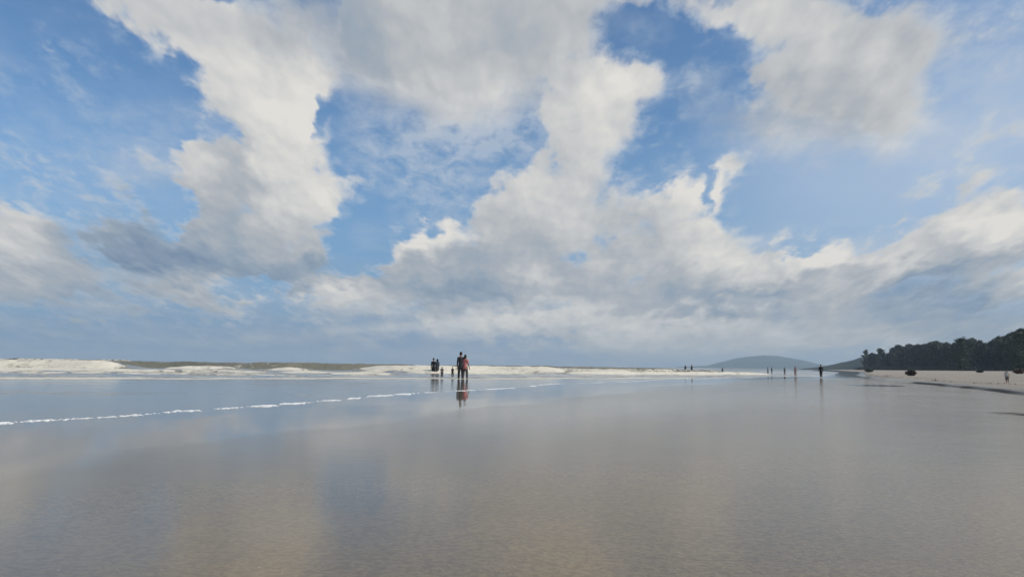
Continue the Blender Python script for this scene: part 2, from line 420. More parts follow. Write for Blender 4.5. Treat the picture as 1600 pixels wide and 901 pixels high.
# ------------------------------------------------------------------ materials of the shore
def sand_material():
    m, n, p = material("sand")
    geo_n = n.new('ShaderNodeNewGeometry')
    pos = geo_n.outputs['Position']
    at = n.new('ShaderNodeAttribute', attribute_name='dry')
    dry = at.outputs['Fac']
    grain = n.noise(pos, 160.0, 3.0, 0.7)
    patch = n.noise(pos, 0.5, 5.0, 0.55)
    mid = n.noise(n.v('MULTIPLY', pos, (1.0, 1.0, 1.0)), 9.0, 4.0, 0.6)
    wet = n.ramp(patch, [(0.3, (0.182, 0.132, 0.068)), (0.7, (0.236, 0.172, 0.088))])
    wet = n.mix(n.rng(mid, 0.35, 0.7, 0.0, 0.30), wet, (0.145, 0.114, 0.076))
    wet = n.mix(n.rng(grain, 0.5, 0.75, 0.0, 0.30), wet, (0.075, 0.061, 0.044))
    dryc = n.ramp(n.noise(pos, 0.9, 7.0, 0.65), [(0.3, (0.29, 0.245, 0.195)), (0.7, (0.43, 0.37, 0.30))])
    # scattered shell grit and crests of the ripples
    vo = n.new('ShaderNodeTexVoronoi', feature='F1')
    n.put(vo.inputs['Vector'], pos); vo.inputs['Scale'].default_value = 17.0
    speck = n.m('MULTIPLY', n.rng(vo.outputs['Distance'], 0.05, 0.11, 1.0, 0.0), n.m('GREATER_THAN', n.sep(vo.outputs['Color'])[0], 0.86))
    wet = n.mix(n.m('MULTIPLY', speck, 0.8), wet, n.mix(n.m('GREATER_THAN', n.sep(vo.outputs['Color'])[1], 0.5), (0.05, 0.04, 0.032), (0.42, 0.38, 0.32)))
    crest = n.noise(n.v('MULTIPLY', pos, (1.0, 1.35, 1.0)), 26.0, 3.0, 0.55, 0.6)
    wet = n.mix(n.rng(crest, 0.40, 0.58, 0.42, 0.0), wet, (0.085, 0.060, 0.032))
    wet = n.mix(n.m('MULTIPLY', n.new('ShaderNodeAttribute', attribute_name='drier_sheen').outputs['Fac'], 0.75), wet, n.ramp(mid, [(0.3, (0.330, 0.280, 0.212)), (0.7, (0.400, 0.343, 0.262))]))  # paler drier sand inland, with bright sky sheen also put into its colour
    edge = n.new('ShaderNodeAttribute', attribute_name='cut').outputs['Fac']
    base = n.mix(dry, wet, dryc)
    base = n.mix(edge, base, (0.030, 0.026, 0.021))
    n.put(p.inputs['Base Color'], base)
    p.inputs['Roughness'].default_value = 0.75
    p.inputs['Specular IOR Level'].default_value = 0.15
    film = n.m('SUBTRACT', 1.0, n.m('MAXIMUM', dry, edge), clamp=True)
    smooth = n.new('ShaderNodeAttribute', attribute_name='smooth_film').outputs['Fac']
    n.put(p.inputs['Coat Weight'], n.m('MULTIPLY', film, n.m('MULTIPLY_ADD', smooth, 0.36, 0.64)))
    p.inputs['Coat IOR'].default_value = 1.333
    cr = n.m('MULTIPLY_ADD', n.m('SUBTRACT', 1.0, smooth), 0.085, n.rng(patch, 0.35, 0.7, 0.012, 0.03))
    n.put(p.inputs['Coat Roughness'], cr)
    # ripples left by the backwash, and sand grain
    rip = n.noise(n.v('MULTIPLY', pos, (1.0, 1.35, 1.0)), 26.0, 3.0, 0.55, 0.6)
    rip2 = n.noise(n.v('MULTIPLY', pos, (0.5, 1.6, 1.0)), 5.0, 3.0, 0.5)
    h = n.m('MULTIPLY_ADD', rip2, 1.6, rip)
    h = n.m('MULTIPLY_ADD', grain, 0.25, h)
    amp = n.m('MULTIPLY_ADD', n.m('SUBTRACT', 1.0, smooth), 0.0012, 0.00012)
    amp = n.m('MULTIPLY_ADD', dry, 0.03, amp)
    amp_d = n.m('MULTIPLY_ADD', n.m('SUBTRACT', 1.0, smooth), 0.0075, 0.0020)
    amp_d = n.m('MULTIPLY_ADD', dry, 0.04, amp_d)
    bd = n.new('ShaderNodeBump')
    n.put(bd.inputs['Distance'], amp_d)
    n.put(bd.inputs['Height'], h)
    bp = n.new('ShaderNodeBump')
    bp.inputs['Strength'].default_value = 1.0
    n.put(bp.inputs['Distance'], amp)
    n.put(bp.inputs['Height'], h)
    n.l.new(bd.outputs[0], p.inputs['Normal'])
    n.l.new(bp.outputs[0], p.inputs['Coat Normal'])
    return m

def water_material(name, foamy=True):
    m, n, p = material(name)
    pos = n.new('ShaderNodeNewGeometry').outputs['Position']
    if foamy:
        foam = n.new('ShaderNodeAttribute', attribute_name='foam').outputs['Fac']
        murk = n.new('ShaderNodeAttribute', attribute_name='murk').outputs['Fac']
        lace = n.noise(n.v('MULTIPLY', pos, (0.6, 1.0, 1.0)), 1.7, 8.0, 0.66, 0.8)
        cover = n.rng(n.m('ADD', n.m('MULTIPLY', n.m('SUBTRACT', lace, 0.5), 1.5), foam), 0.38, 0.74)
        deep = n.ramp(n.noise(pos, 0.10, 4.0, 0.5), [(0.3, (0.160, 0.155, 0.116)), (0.7, (0.225, 0.212, 0.160))])
        body = n.mix(murk, deep, (0.165, 0.148, 0.112))
        fcol = n.mix(n.noise(pos, 4.0, 4.0, 0.6), (0.58, 0.52, 0.41), (0.88, 0.82, 0.69))
        n.put(p.inputs['Base Color'], n.mix(cover, body, fcol))
        n.put(p.inputs['Roughness'], n.rng(cover, 0.0, 1.0, 0.04, 0.75, 'LINEAR'))
        chop = n.noise(n.v('MULTIPLY', pos, (0.7, 1.0, 1.0)), 1.4, 6.0, 0.6)
        fine = n.noise(pos, 14.0, 3.0, 0.5)
        h = n.m('MULTIPLY', n.m('SUBTRACT', 1.0, murk), n.m('MULTIPLY', chop, 0.25))
        h = n.m('MULTIPLY_ADD', fine, 0.0016, h)
        h = n.m('MULTIPLY_ADD', n.m('MULTIPLY', cover, n.noise(pos, 7.0, 5.0, 0.7)), 0.10, h)
        p.inputs['IOR'].default_value = 1.333
    else:
        p.inputs['Base Color'].default_value = (0.060, 0.055, 0.046, 1)
        p.inputs['Roughness'].default_value = 0.03
        p.inputs['IOR'].default_value = 1.333
        h = n.m('MULTIPLY', n.noise(pos, 6.0, 3.0, 0.5), 0.0015)
    bp = n.new('ShaderNodeBump')
    bp.inputs['Distance'].default_value = 1.0
    n.put(bp.inputs['Height'], h)
    n.l.new(bp.outputs[0], p.inputs['Normal'])
    return m

def foam_material():
    m, n, p = material("foam")
    pos = n.new('ShaderNodeNewGeometry').outputs['Position']
    n.put(p.inputs['Base Color'], n.ramp(n.noise(pos, 22.0, 5.0, 0.6), [(0.3, (0.60, 0.60, 0.58)), (0.65, (0.85, 0.85, 0.83))]))
    p.inputs['Roughness'].default_value = 0.7
    bp = n.new('ShaderNodeBump')
    bp.inputs['Distance'].default_value = 0.012
    n.put(bp.inputs['Height'], n.noise(pos, 60.0, 4.0, 0.6))
    n.l.new(bp.outputs[0], p.inputs['Normal'])
    return m

M_sand = sand_material()
M_sea = water_material("sea_water")
M_pool = water_material("pool_water", False)
M_foam = foam_material()

# ------------------------------------------------------------------ sand: one sheet to the horizon
tl = np.concatenate([-geo(60, 700, 10)[::-1], lines((-60, -16, 1.0), (-16, 5.5, 0.25), (5.5, 10, 0.06), (10, 20, 0.3), (20, 90, 1.5)), geo(90, 6500, 24)])
sl_ = np.concatenate([-geo(30, 300, 8)[::-1], lines((-30, 4, 0.8), (4, 70, 0.22), (70, 140, 0.7), (140, 300, 4)), geo(300, 6800, 30)])
T, Sg = np.meshgrid(tl, sl_)
# the dense columns follow the scarp
Tw = T + np.where(np.abs(T - 7.7) < 60, (scarp_line(Sg) - 7.7) * np.clip(1 - np.abs(T - 7.7) / 60, 0, 1) * (Sg < 120), 0)
Z = sand_z(Tw, Sg)
X, Y = ts_to_xy(Tw, Sg)
dd = Tw - scarp_line(Sg)
dry = sstep(dd + (fbm(Tw * 0.8, Sg * 0.5, 3) - 0.5) * 1.6, 0.25, 2.6)
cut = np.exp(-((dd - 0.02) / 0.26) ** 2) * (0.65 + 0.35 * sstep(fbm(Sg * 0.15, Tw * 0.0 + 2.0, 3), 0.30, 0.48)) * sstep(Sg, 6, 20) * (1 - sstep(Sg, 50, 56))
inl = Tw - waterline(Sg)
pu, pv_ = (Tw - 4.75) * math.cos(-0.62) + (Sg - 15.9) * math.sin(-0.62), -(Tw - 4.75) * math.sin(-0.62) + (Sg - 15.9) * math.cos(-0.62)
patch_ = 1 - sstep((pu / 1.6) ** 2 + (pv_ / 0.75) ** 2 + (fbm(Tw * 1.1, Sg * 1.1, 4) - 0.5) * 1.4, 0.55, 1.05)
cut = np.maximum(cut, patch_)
film = 1 - sstep(inl + (fbm(Tw * 0.3, Sg * 0.16, 4) - 0.5) * 3.2, 4.6, 6.0)          # the sheet of water still draining off
damp = (1 - sstep(inl, 5.0, 15.0)) * 0.62 + 0.12 * sstep(fbm(Tw * 0.22, Sg * 0.09, 4), 0.42, 0.62)
film = np.clip(np.maximum(film, damp), 0, 1)
o = grid_obj("sand", X, Y, Z, M_sand, {'dry': dry, 'cut': cut, 'smooth_film': film, 'drier_sheen': sstep(inl + (fbm(Tw * 0.2, Sg * 0.1, 3) - 0.5) * 5, 7.5, 16.0)})
set_props(o, "wide flat beach of wet reflective sand rising to dry beige sand", "beach", kind='structure')

# ------------------------------------------------------------------ sea with surf
xs = np.concatenate([-geo(140, 6900, 26)[::-1], lines((-140, -80, 1.0), (-80, 30, 0.35), (30, 80, 1.2)), geo(80, 6900, 26)])
ys = np.concatenate([lines((-60, 8, 4.0), (8, 30, 0.8), (30, 135, 0.30), (135, 240, 1.5)), geo(240, 7600, 36)])
X, Y = np.meshgrid(xs, ys)
T, Sg = xy_to_ts(X, Y)
y_edge = np.interp(X, [-200, -60, -22.6, -12, -3, 10, 22, 34, 60, 200, 1000], [-10, 19, 32, 38, 43, 54, 68, 80, 135, 420, 2500])
de = Y - y_edge + (fbm(X * 0.12, Y * 0.1, 4) - 0.5) * 9
Z = np.zeros_like(X)
foam = np.zeros_like(X)
# (first x, last x, distance, slant, crest height, foam amount)
BREAKERS = [
    (-75, -37.5, 70, 0.05, 0.84, 0.82), (-60, -12, 98, 0.02, 0.84, 0.0), (-18.5, 6.5, 92, -0.03, 0.74, 0.85), (-40, -33, 86, 0.10, 0.34, 0.8),
    (-27, -23.5, 84, 0.05, 0.40, 0.9), (-15.0, -12.8, 74, 0.0, 0.40, 0.7), (10, 15.5, 90, 0.0, 0.48, 0.9), (-90, -62, 122, 0.0, 1.08, 0.55),
    (-30, 30, 128, 0.04, 0.70, 0.15), (-110, 20, 165, 0.02, 0.85, 0.1), (-20, 34, 112, 0.25, 0.52, 0.55), (-90, -20, 58, 0.06, 0.20, 0.75), (-60, -14, 47, 0.10, 0.10, 0.6), (16, 34, 92, 0.5, 0.30, 0.8),
    (-29, -25, 62, 0.04, 0.20, 0.9), (-19.5, -15.5, 64, 0.04, 0.20, 0.9), (-58, -40, 61, 0.08, 0.26, 0.8), (-42, -33, 52, 0.10, 0.22, 0.85), (-14, -9, 57, 0.12, 0.22, 0.8), (6, 24, 82, 0.35, 0.30, 0.85), (-10, 2, 73, 0.1, 0.30, 0.8),
]
for k, (x0, x1, yc, sl2, hh, ff) in enumerate(BREAKERS):
    xm = 0.5 * (x0 + x1)
    yl = yc + sl2 * (X - xm) + (fbm(X * 0.06, X * 0 + 11.0 * k, 3) - 0.5) * 5.0
    env = sstep(X, x0 - 2.5, x0 + 2.5) * (1 - sstep(X, x1 - 2.5, x1 + 2.5))
    env = env * (0.86 + 0.28 * fbm(X * 0.30, X * 0 + 4.0 * k + 1, 4))
    d = Y - yl
    lw = 0.55 + 0.9 * hh
    prof = np.where(d < 0, np.exp(-(d / (lw * 0.6)) ** 2), np.exp(-(d / (lw * 4.0)) ** 2))
    lump = 1.0 + ff * 0.34 * (fbm(X * 1.3, Y * 1.6 + 7 * k, 4) - 0.5)
    Z = np.maximum(Z, hh * env * prof * lump)
    foam = np.maximum(foam, ff * np.clip(env * 1.5, 0, 1) * np.where(d < 0, np.exp(-(np.minimum(d + 0.4, 0) / (lw * 1.3)) ** 2), np.exp(-(d / (lw * 1.1)) ** 2)) * (0.75 + 0.5 * fbm(X * 0.3, Y * 0.3 + 31 * k, 3)))
surf = sstep(de, 0.0, 5.0)
band = surf * (1 - sstep(Y, 92, 112)) * (1 - 0.55 * sstep(X, -34, -20) * (1 - sstep(X, -20, -6)) * sstep(Y, 70, 84))
foam = np.maximum(foam, band * np.maximum(0.52 * (1 - sstep(de, 5, 12)), 0.44 * sstep(fbm(X * 0.11, Y * 0.55, 5), 0.50, 0.70)))
foam = np.maximum(foam, 0.95 * np.exp(-((de - 1.5) / 2.6) ** 2))
foam = np.maximum(foam, 0.34 * sstep(fbm(X * 0.05, Y * 0.12, 4), 0.56, 0.7) * sstep(Y, 110, 130) * (1 - sstep(Y, 300, 900)))
# thin streaks of foam stranded on the sheet of water
sheet = (1 - surf) * sstep(fbm(X * 0.10, Y * 0.55, 4), 0.60, 0.72)
foam = np.maximum(foam, 0.36 * sheet)
Z = Z + surf * (fbm(X * 0.5, Y * 0.6, 4) - 0.5) * 0.14 + (1 - surf) * (fbm(X * 0.4, Y * 0.5, 3) - 0.5) * 0.006
Z = Z + sstep(Y, 110, 170) * (fbm(X * 0.06, Y * 0.15, 4) - 0.5) * 0.6 * (1 - sstep(Y, 900, 2500))
inland = T - waterline_w(Sg)
Z = np.where(inland > -1.5, Z * np.clip(-inland / 1.5, 0, 1), Z) - 0.5 * sstep(inland, 0.3, 4.0)
foam = foam * (1 - sstep(inland, -2, 0))
murk = 1 - sstep(de, 20, 70)
keep = ((inland[:-1, :-1] < 8) | (inland[1:, 1:] < 8))
o = grid_obj("sea", X, Y, Z, M_sea, {'foam': foam, 'murk': murk}, keep)
set_props(o, "grey green sea with rows of white breaking surf", "sea", kind='structure')

# ------------------------------------------------------------------ foam left along the edge of the last swash
ss = np.arange(2.0, 64.0, 0.02)
tc_ = waterline_w(ss)
mask = (0.25 + 0.75 * sstep(fbm(ss * 0.9, ss * 0 + 20.0, 4), 0.34, 0.54)) * (0.16 + 0.84 * sstep(fbm(ss * 3.0, ss * 0 + 33.0, 3), 0.42, 0.62))
mask = mask * (1 - 0.55 * sstep(ss, 12, 30))
V, Fc = [], []
frnd = random.Random(5)
for s_, t_, m_ in zip(ss, tc_, mask):
    for rep in range(3 if s_ < 26 else 2):
        if frnd.random() > m_:
            continue
        tt = t_ + frnd.gauss(-0.03, 0.04 + 0.07 * m_)
        r = frnd.uniform(0.006, 0.026) * (0.7 + 0.6 * m_) * (1.0 + 0.006 * s_)
        x, y = ts_to_xy(tt, s_ + frnd.uniform(-.03, .03))
        z = max(0.0, float(sand_z(tt, s_)))
        b = len(V)
        st = frnd.uniform(1.0, 2.4)
        for q in range(7):
            an = 2 * math.pi * q / 7
            V.append((x + math.cos(an) * r * st, y + math.sin(an) * r, z - 0.002))
        for q in range(7):
            an = 2 * math.pi * (q + .5) / 7
            V.append((x + math.cos(an) * r * st * .68, y + math.sin(an) * r * .68, z + r * 0.30))
        V.append((x, y, z + r * 0.42))
        for q in range(7):
            Fc.append((b + q, b + (q + 1) % 7, b + 7 + q))
            Fc.append((b + (q + 1) % 7, b + 7 + (q + 1) % 7, b + 7 + q))
            Fc.append((b + 7 + q, b + 7 + (q + 1) % 7, b + 14))
o = mesh_obj("swash_foam", V, Fc, M_foam)
set_props(o, "broken white line of foam along the edge of the swash", "foam", kind='stuff')

# ------------------------------------------------------------------ still pools lying on the sand near the dry bank
def pool(label, tt, s0, lt, ls, rot):
    V, Fc = [], []
    n = 64
    cz = float(sand_z(tt, s0))
    ring = []
    for k in range(n):
        an = 2 * math.pi * k / n
        r = 1.0 + 0.5 * (float(fbm(math.cos(an) * 1.7 + s0, math.sin(an) * 1.7 + tt, 4)) - 0.5) * 1.5
        u, v = math.cos(an) * lt * r, math.sin(an) * ls * r
        a = tt + u * math.cos(rot) - v * math.sin(rot)
        b = s0 + u * math.sin(rot) + v * math.cos(rot)
        ring.append((a, b))
    zs = max(float(sand_z(a, b)) for a, b in ring + [(tt, s0)]) + 0.004
    for a, b in ring:
        x, y = ts_to_xy(a, b)
        V.append((x, y, zs))
    x, y = ts_to_xy(tt, s0)
    V.append((x, y, zs))
    Fc = [(k, (k + 1) % n, n) for k in range(n)]
    o = mesh_obj("pool_water", V, Fc, M_pool)
    set_props(o, label, "pool", kind='structure')
pool("thin dark pool out on the wet sand before the trees", 3.5, 41.7, 1.2, 1.7, 0.35)

# ------------------------------------------------------------------ distant hill and headland
def ground_at(px, py):
    """where the sight line through a pixel of the photograph meets the beach"""
    d = ray(px, py)
    lo = 1.0
    z = 0.0
    for _ in range(40):
        k = (CAM_H - z) / max(1e-6, -d.z)
        x, y = d.x * k, d.y * k
        t, s = xy_to_ts(x, y)
        z = 0.5 * z + 0.5 * float(sand_z(t, s))
    return x, y, z

def foliage_material(name, dark, light, scale=0.35):
    m, n, p = material(name)
    pos = n.new('ShaderNodeNewGeometry').outputs['Position']
    inf = n.new('ShaderNodeObjectInfo').outputs['Random']
    f = n.noise(pos, scale, 4.0, 0.6)
    f = n.m('MULTIPLY_ADD', n.m('SUBTRACT', inf, 0.5), 0.35, f)
    n.put(p.inputs['Base Color'], n.ramp(f, [(0.3, dark), (0.7, light)]))
    p.inputs['Roughness'].default_value = 0.65
    p.inputs['Specular IOR Level'].default_value = 0.2
    return m
M_hill = foliage_material("hill_forest", (0.020, 0.028, 0.022), (0.042, 0.054, 0.034), 0.02)

def ridge(name, pts, dist, depth, label, lump=5.0, n=150):
    """a hill whose skyline follows measured heights: pts = (pixel column, pixel row) of the skyline"""
    ang, hgt = [], []
    for px, py in pts:
        d = ray(px, py)
        ang.append(math.atan2(d.x, d.y))
        hgt.append(CAM_H + dist * d.z / math.hypot(d.x, d.y))
    A = np.linspace(ang[0], ang[-1], n)
    Hh = np.interp(A, ang, hgt)
    m = 26
    X, Y, Z = (np.zeros((m, n)) for _ in range(3))
    for j in range(m):
        u = j / (m - 1) * 2 - 1
        r = dist + u * depth
        X[j], Y[j] = r * np.sin(A), r * np.cos(A)
        rough = (fbm(X[j] / 60.0, Y[j] / 60.0, 5) - 0.5) * lump * 2 + (fbm(X[j] / 9.0, Y[j] / 9.0, 2) - 0.5) * lump
        Z[j] = np.maximum(-3, (Hh + rough * np.clip(Hh / 30, 0, 1)) * (1 - abs(u) ** 1.8) - 3 * abs(u))
    o = grid_obj(name, X, Y, Z, M_hill)
    set_props(o, label, "hill", kind='structure')
ridge("hill", [(1020, 576), (1050, 573.5), (1075, 572), (1105, 571), (1125, 566), (1150, 560), (1172, 556.5), (1195, 555), (1218, 556.5), (1240, 560), (1262, 564.5), (1285, 570), (1310, 575), (1325, 578)],
      5600, 900, "low blue hazy hill across the bay")
ridge("headland", [(1240, 577), (1265, 574.5), (1285, 572), (1310, 567.5), (1330, 563), (1348, 558.5), (1372, 554), (1420, 552), (1500, 548)],
      950, 130, "dark wooded headland where the tree belt ends", 4.5)

# ------------------------------------------------------------------ trees
M_bark = simple("bark", (0.075, 0.060, 0.048), 0.9, 0.3, 3.0)
M_leaf = foliage_material("casuarina_foliage", (0.026, 0.035, 0.023), (0.066, 0.082, 0.048))
M_bush = foliage_material("bush_foliage", (0.026, 0.032, 0.020), (0.066, 0.074, 0.042), 1.2)
M_bush_dark = foliage_material("dark_bush_foliage", (0.020, 0.013, 0.010), (0.045, 0.028, 0.022), 1.2)
M_bush_brown = foliage_material("dry_bush_foliage", (0.070, 0.042, 0.030), (0.12, 0.075, 0.055), 1.2)

def tube(V, Fc, p0, p1, r0, r1, n=7):
    p0, p1 = Vector(p0), Vector(p1)
    ax = (p1 - p0).normalized()
    u = ax.orthogonal().normalized()
    w = ax.cross(u)
    b = len(V)
    for p, r in ((p0, r0), (p1, r1)):
        for k in range(n):
            an = 2 * math.pi * k / n
            V.append(p + (u * math.cos(an) + w * math.sin(an)) * r)
    for k in range(n):
        Fc.append((b + k, b + (k + 1) % n, b + n + (k + 1) % n, b + n + k))

def spray(V, Fc, c, size, rnd, droop=0.4):
    """a small bent leaf spray of two faces"""
    d = Vector((rnd.gauss(0, 1), rnd.gauss(0, 1), rnd.gauss(-droop * 0.6, 0.8))).normalized()
    w = d.cross(Vector((rnd.gauss(0, 1), rnd.gauss(0, 1), rnd.gauss(0, 1)))).normalized() * size * rnd.uniform(0.22, 0.40)
    a, m2, e = c, c + d * size * 0.55, c + d * size + Vector((0, 0, -size * 0.25))
    b = len(V)
    V.extend((a - w * 0.4, a + w * 0.4, m2 + w, m2 - w, e))
    Fc.append((b, b + 1, b + 2, b + 3)); Fc.append((b + 3, b + 2, b + 4))

def tree_meshes(seed, h, wid, base, n_leaf):
    rnd = random.Random(seed)
    tv, tf = [], []
    lean = Vector((rnd.uniform(-0.05, 0.05), rnd.uniform(-0.05, 0.05), 1))
    prev = Vector((0, 0, -0.5))
    N = 7
    spine = []
    for i in range(1, N + 1):
        q = lean * (h * 0.95 * i / N) + Vector((rnd.uniform(-.2, .2), rnd.uniform(-.2, .2), 0))
        tube(tv, tf, prev, q, 0.26 * (1 - (i - 1) / N) + 0.03, 0.26 * (1 - i / N) + 0.03)
        spine.append((prev, q))
        prev = q
    lv, lf = [], []
    # limbs with their own leaf clumps
    n_limb = 26
    clumps = []
    for i in range(n_limb):
        f = base + (1 - base) * (i + rnd.random()) / n_limb
        z = h * f
        prof = wid * (0.28 + 0.85 * math.sin(math.pi * min(1, (1 - f) * 0.80 + 0.08)) ** 0.8) * rnd.uniform(0.45, 1.2)
        an = i * 2.4 + rnd.uniform(-.5, .5)
        o = lean * (z * 0.95)
        tip = o + Vector((math.cos(an) * prof, math.sin(an) * prof, h * rnd.uniform(0.00, 0.09)))
        tube(tv, tf, o, tip, 0.075, 0.02, 5)
        for k in range(4):
            u = 0.35 + 0.65 * (k + rnd.random()) / 4
            clumps.append((o.lerp(tip, u), rnd.uniform(0.45, 1.0) * (0.6 + 0.5 * u)))
    for k in range(6):
        clumps.append((lean * (h * (0.90 + 0.018 * k)) + Vector((rnd.gauss(0, .25), rnd.gauss(0, .25), 0)), 0.45))
    for i in range(n_leaf):
        c, r = clumps[i % len(clumps)]
        p = c + Vector((rnd.gauss(0, .5), rnd.gauss(0, .5), rnd.gauss(0.05, .42))) * r * 1.05
        spray(lv, lf, p, rnd.uniform(0.45, 0.95), rnd)
    return tv, tf, lv, lf

def empty(name, loc, rz=0.0, sc=1.0):
    o = bpy.data.objects.new(name, None)
    col.objects.link(o)
    o.location = loc
    o.rotation_euler = (0, 0, rz)
    o.scale = (sc, sc, sc)
    o.empty_display_size = 0.3
    return o

PROTO = []
for i, (h, w, b, n) in enumerate([(15, 3.0, 0.10, 2600), (14, 2.6, 0.16, 2300), (16, 3.3, 0.08, 2800), (13, 3.4, 0.05, 2600), (15.5, 2.2, 0.20, 2000), (12, 2.0, 0.34, 1300)]):
    tv, tf, lv, lf = tree_meshes(40 + i, h, w, b, n)
    def mk(name, v, f, m):
        me = bpy.data.meshes.new(name)
        me.from_pydata([tuple(x) for x in v], [], f)
        me.materials.append(m)
        me.update()
        return me
    PROTO.append((h, mk("trunk", tv, tf, M_bark), mk("crown", lv, lf, M_leaf)))

def plant_tree(k, x, y, z, want_h, rz, label, group, name="casuarina_tree"):
    h, me_t, me_c = PROTO[k]
    r = empty(name, (x, y, z), rz, want_h / h)
    set_props(r, label, "tree", group)
    for nm, me in (("trunk", me_t), ("crown", me_c)):
        c = bpy.data.objects.new(nm, me)
        col.objects.link(c)
        c.parent = r
    return r

SKY_PX = [1335, 1347, 1352, 1358, 1364, 1372, 1380, 1390, 1400, 1420, 1440, 1452, 1470, 1480, 1490, 1500, 1510, 1525, 1540, 1548, 1562, 1575, 1590, 1600, 1680]
SKY_PY = [562, 559, 546, 550, 549, 545, 549, 545, 542, 540.5, 539, 534, 536, 535, 537, 530, 529, 533, 537, 528, 528, 524, 519, 515, 508]
rnd = random.Random(11)
BELT = "dark casuarina trees of the belt behind the beach"
n_row = 46
for row in range(3):
    for i in range(n_row):
        f = (i + rnd.uniform(-.3, .3) + 0.33 * row) / n_row
        x = 192 + 88 * f + row * 9 + rnd.uniform(-2, 2)
        y = 236 + 345 * f - row * 3 + rnd.uniform(-2.5, 2.5)
        px = 800 + FPX * (x / y) * 0.9945
        if px > 1665:
            continue
        top = np.interp(px, SKY_PX, SKY_PY) + (rnd.uniform(-2.5, 5.0) if row else rnd.uniform(1.0, 8.0))
        d = ray(px, top)
        hh = CAM_H + math.hypot(x, y) * d.z / math.hypot(d.x, d.y)
        t, s = xy_to_ts(x, y)
        z = float(sand_z(t, s))
        if px < 1395 and row:
            if rnd.random() < 0.5:
                continue
        k = rnd.choice((0, 1, 2, 3, 4)) if px > 1400 else rnd.choice((4, 5, 1))
        plant_tree(k, x, y, z, max(5, hh - z), rnd.uniform(0, 6.28), "dark green feathery casuarina tree standing close among the others in the belt behind the beach", BELT)
for (px, py, dist, k, lab) in ((1354, 547.0, 640, 2, "lone dark tree at the far left end of the belt, sky showing on its left"), (1374, 544.5, 610, 0, "dark tree rising above the low left end of the belt"),
                          (1500, 529, 345, 2, "broad dark tree whose rounded top stands above its neighbours midway along the belt"), (1592, 515.5, 268, 0, "tallest dark tree of the belt, at the right edge of the photo")):
    d = ray(px, py)
    hz_ = math.hypot(d.x, d.y)
    x, y = d.x / hz_ * dist, d.y / hz_ * dist
    t, s = xy_to_ts(x, y)
    z = float(sand_z(t, s))
    plant_tree(k, x, y, z, CAM_H + dist * d.z / hz_ - z, rnd.uniform(0, 6), lab, None)

# undergrowth in front of the trunks: one mass
uv_, uf_ = [], []
for i in range(9000):
    f = rnd.random()
    x = 186 + 88 * f + rnd.gauss(0, 1.6)
    y = 236 + 345 * f + rnd.gauss(0, 1.6)
    t, s = xy_to_ts(x, y)
    hmax = 1.2 + 2.2 * float(fbm(f * 60.0, 3.0, 3))
    spray(uv_, uf_, Vector((x, y, float(sand_z(t, s)) + rnd.random() ** 1.5 * hmax)), rnd.uniform(0.4, 0.9), rnd, 0.0)
o = mesh_obj("undergrowth", uv_, uf_, M_bush, smooth=False)
set_props(o, "dark tangled undergrowth along the foot of the tree belt", "undergrowth", kind='stuff')

def bush(px, py, w, h, label, mat, name="low_bush", dist=None):
    rnd2 = random.Random(int(px))
    if dist is None:
        x, y, z = ground_at(px, py)
    else:
        d = ray(px, py)
        x, y = d.x / d.y * dist, dist
        z = float(sand_z(*xy_to_ts(x, y)))
    k = math.hypot(x, y) / FPX
    w, h = w * k, h * k
    V, Fc, tv, tf = [], [], [], []
    for i in range(700):
        u = Vector((rnd2.gauss(0, 1), rnd2.gauss(0, 1), rnd2.gauss(0, 1))).normalized() * rnd2.random() ** 0.4 * rnd2.uniform(0.8, 1.08)
        spray(V, Fc, Vector((u.x * w * .5, u.y * w * .5, h * (.46 + .44 * u.z))), 0.14 * h + 0.06, rnd2, 0.0)
    for i in range(6):
        tube(tv, tf, (0, 0, -0.1), (rnd2.gauss(0, .25) * w, rnd2.gauss(0, .25) * w, h * 0.7), 0.03, 0.012, 5)
    r = empty(name, (x, y, z))
    set_props(r, label, "bush")
    mesh_obj("foliage", V, Fc, mat, r, smooth=False)
    mesh_obj("stem", tv, tf, M_bark, r)
bush(1358, 582, 12, 5, "low grey green bush alone on the sand below the left end of the trees", M_bush, dist=190)
bush(1592, 585, 13, 7, "low reddish brown bush on the sand at the right edge", M_bush_brown, "dry_bush", dist=110)
bush(1423, 584.5, 14, 8.5, "dark reddish brown rounded bush standing alone on the sand in front of the trees", M_bush_dark, "round_bush", dist=85)
bush(1531, 581, 9, 4, "small olive bush on the sand under the middle of the tree belt", M_bush, dist=150)

# wrack left by the last high tide: bits of weed and twig along the dry bank
wv, wf = [], []
for i in range(600):
    s_ = 18 + 90 * rnd.random() ** 1.6
    t_ = float(scarp_line(s_)) + 2.4 + 0.8 * math.sin(s_ * 0.21) + rnd.gauss(0, .22 + .5 * (rnd.random() < .2))
    x, y = ts_to_xy(t_, s_)
    spray(wv, wf, Vector((x, y, float(sand_z(t_, s_)) + 0.012)), rnd.uniform(0.03, 0.11), rnd, 0.0)
o = mesh_obj("wrack_debris", wv, wf, M_bush_dark, smooth=False)
set_props(o, "line of dark weed and twigs left on the dry sand by the tide", "debris", kind='stuff')

# ------------------------------------------------------------------ people
SKIN = (0.22, 0.125, 0.082)
M_skin = simple("skin", SKIN, 0.55, 0.08, 8.0)
M_hair = simple("hair", (0.012, 0.010, 0.009), 0.5, 0.2, 30.0)
M_eye = simple("eye", (0.02, 0.015, 0.012), 0.2, 0.1, 10.0)
CLOTH = {}
def cloth(c):
    if c not in CLOTH:
        CLOTH[c] = simple("cloth_%d" % len(CLOTH), c, 0.85, 0.12, 14.0)
    return CLOTH[c]

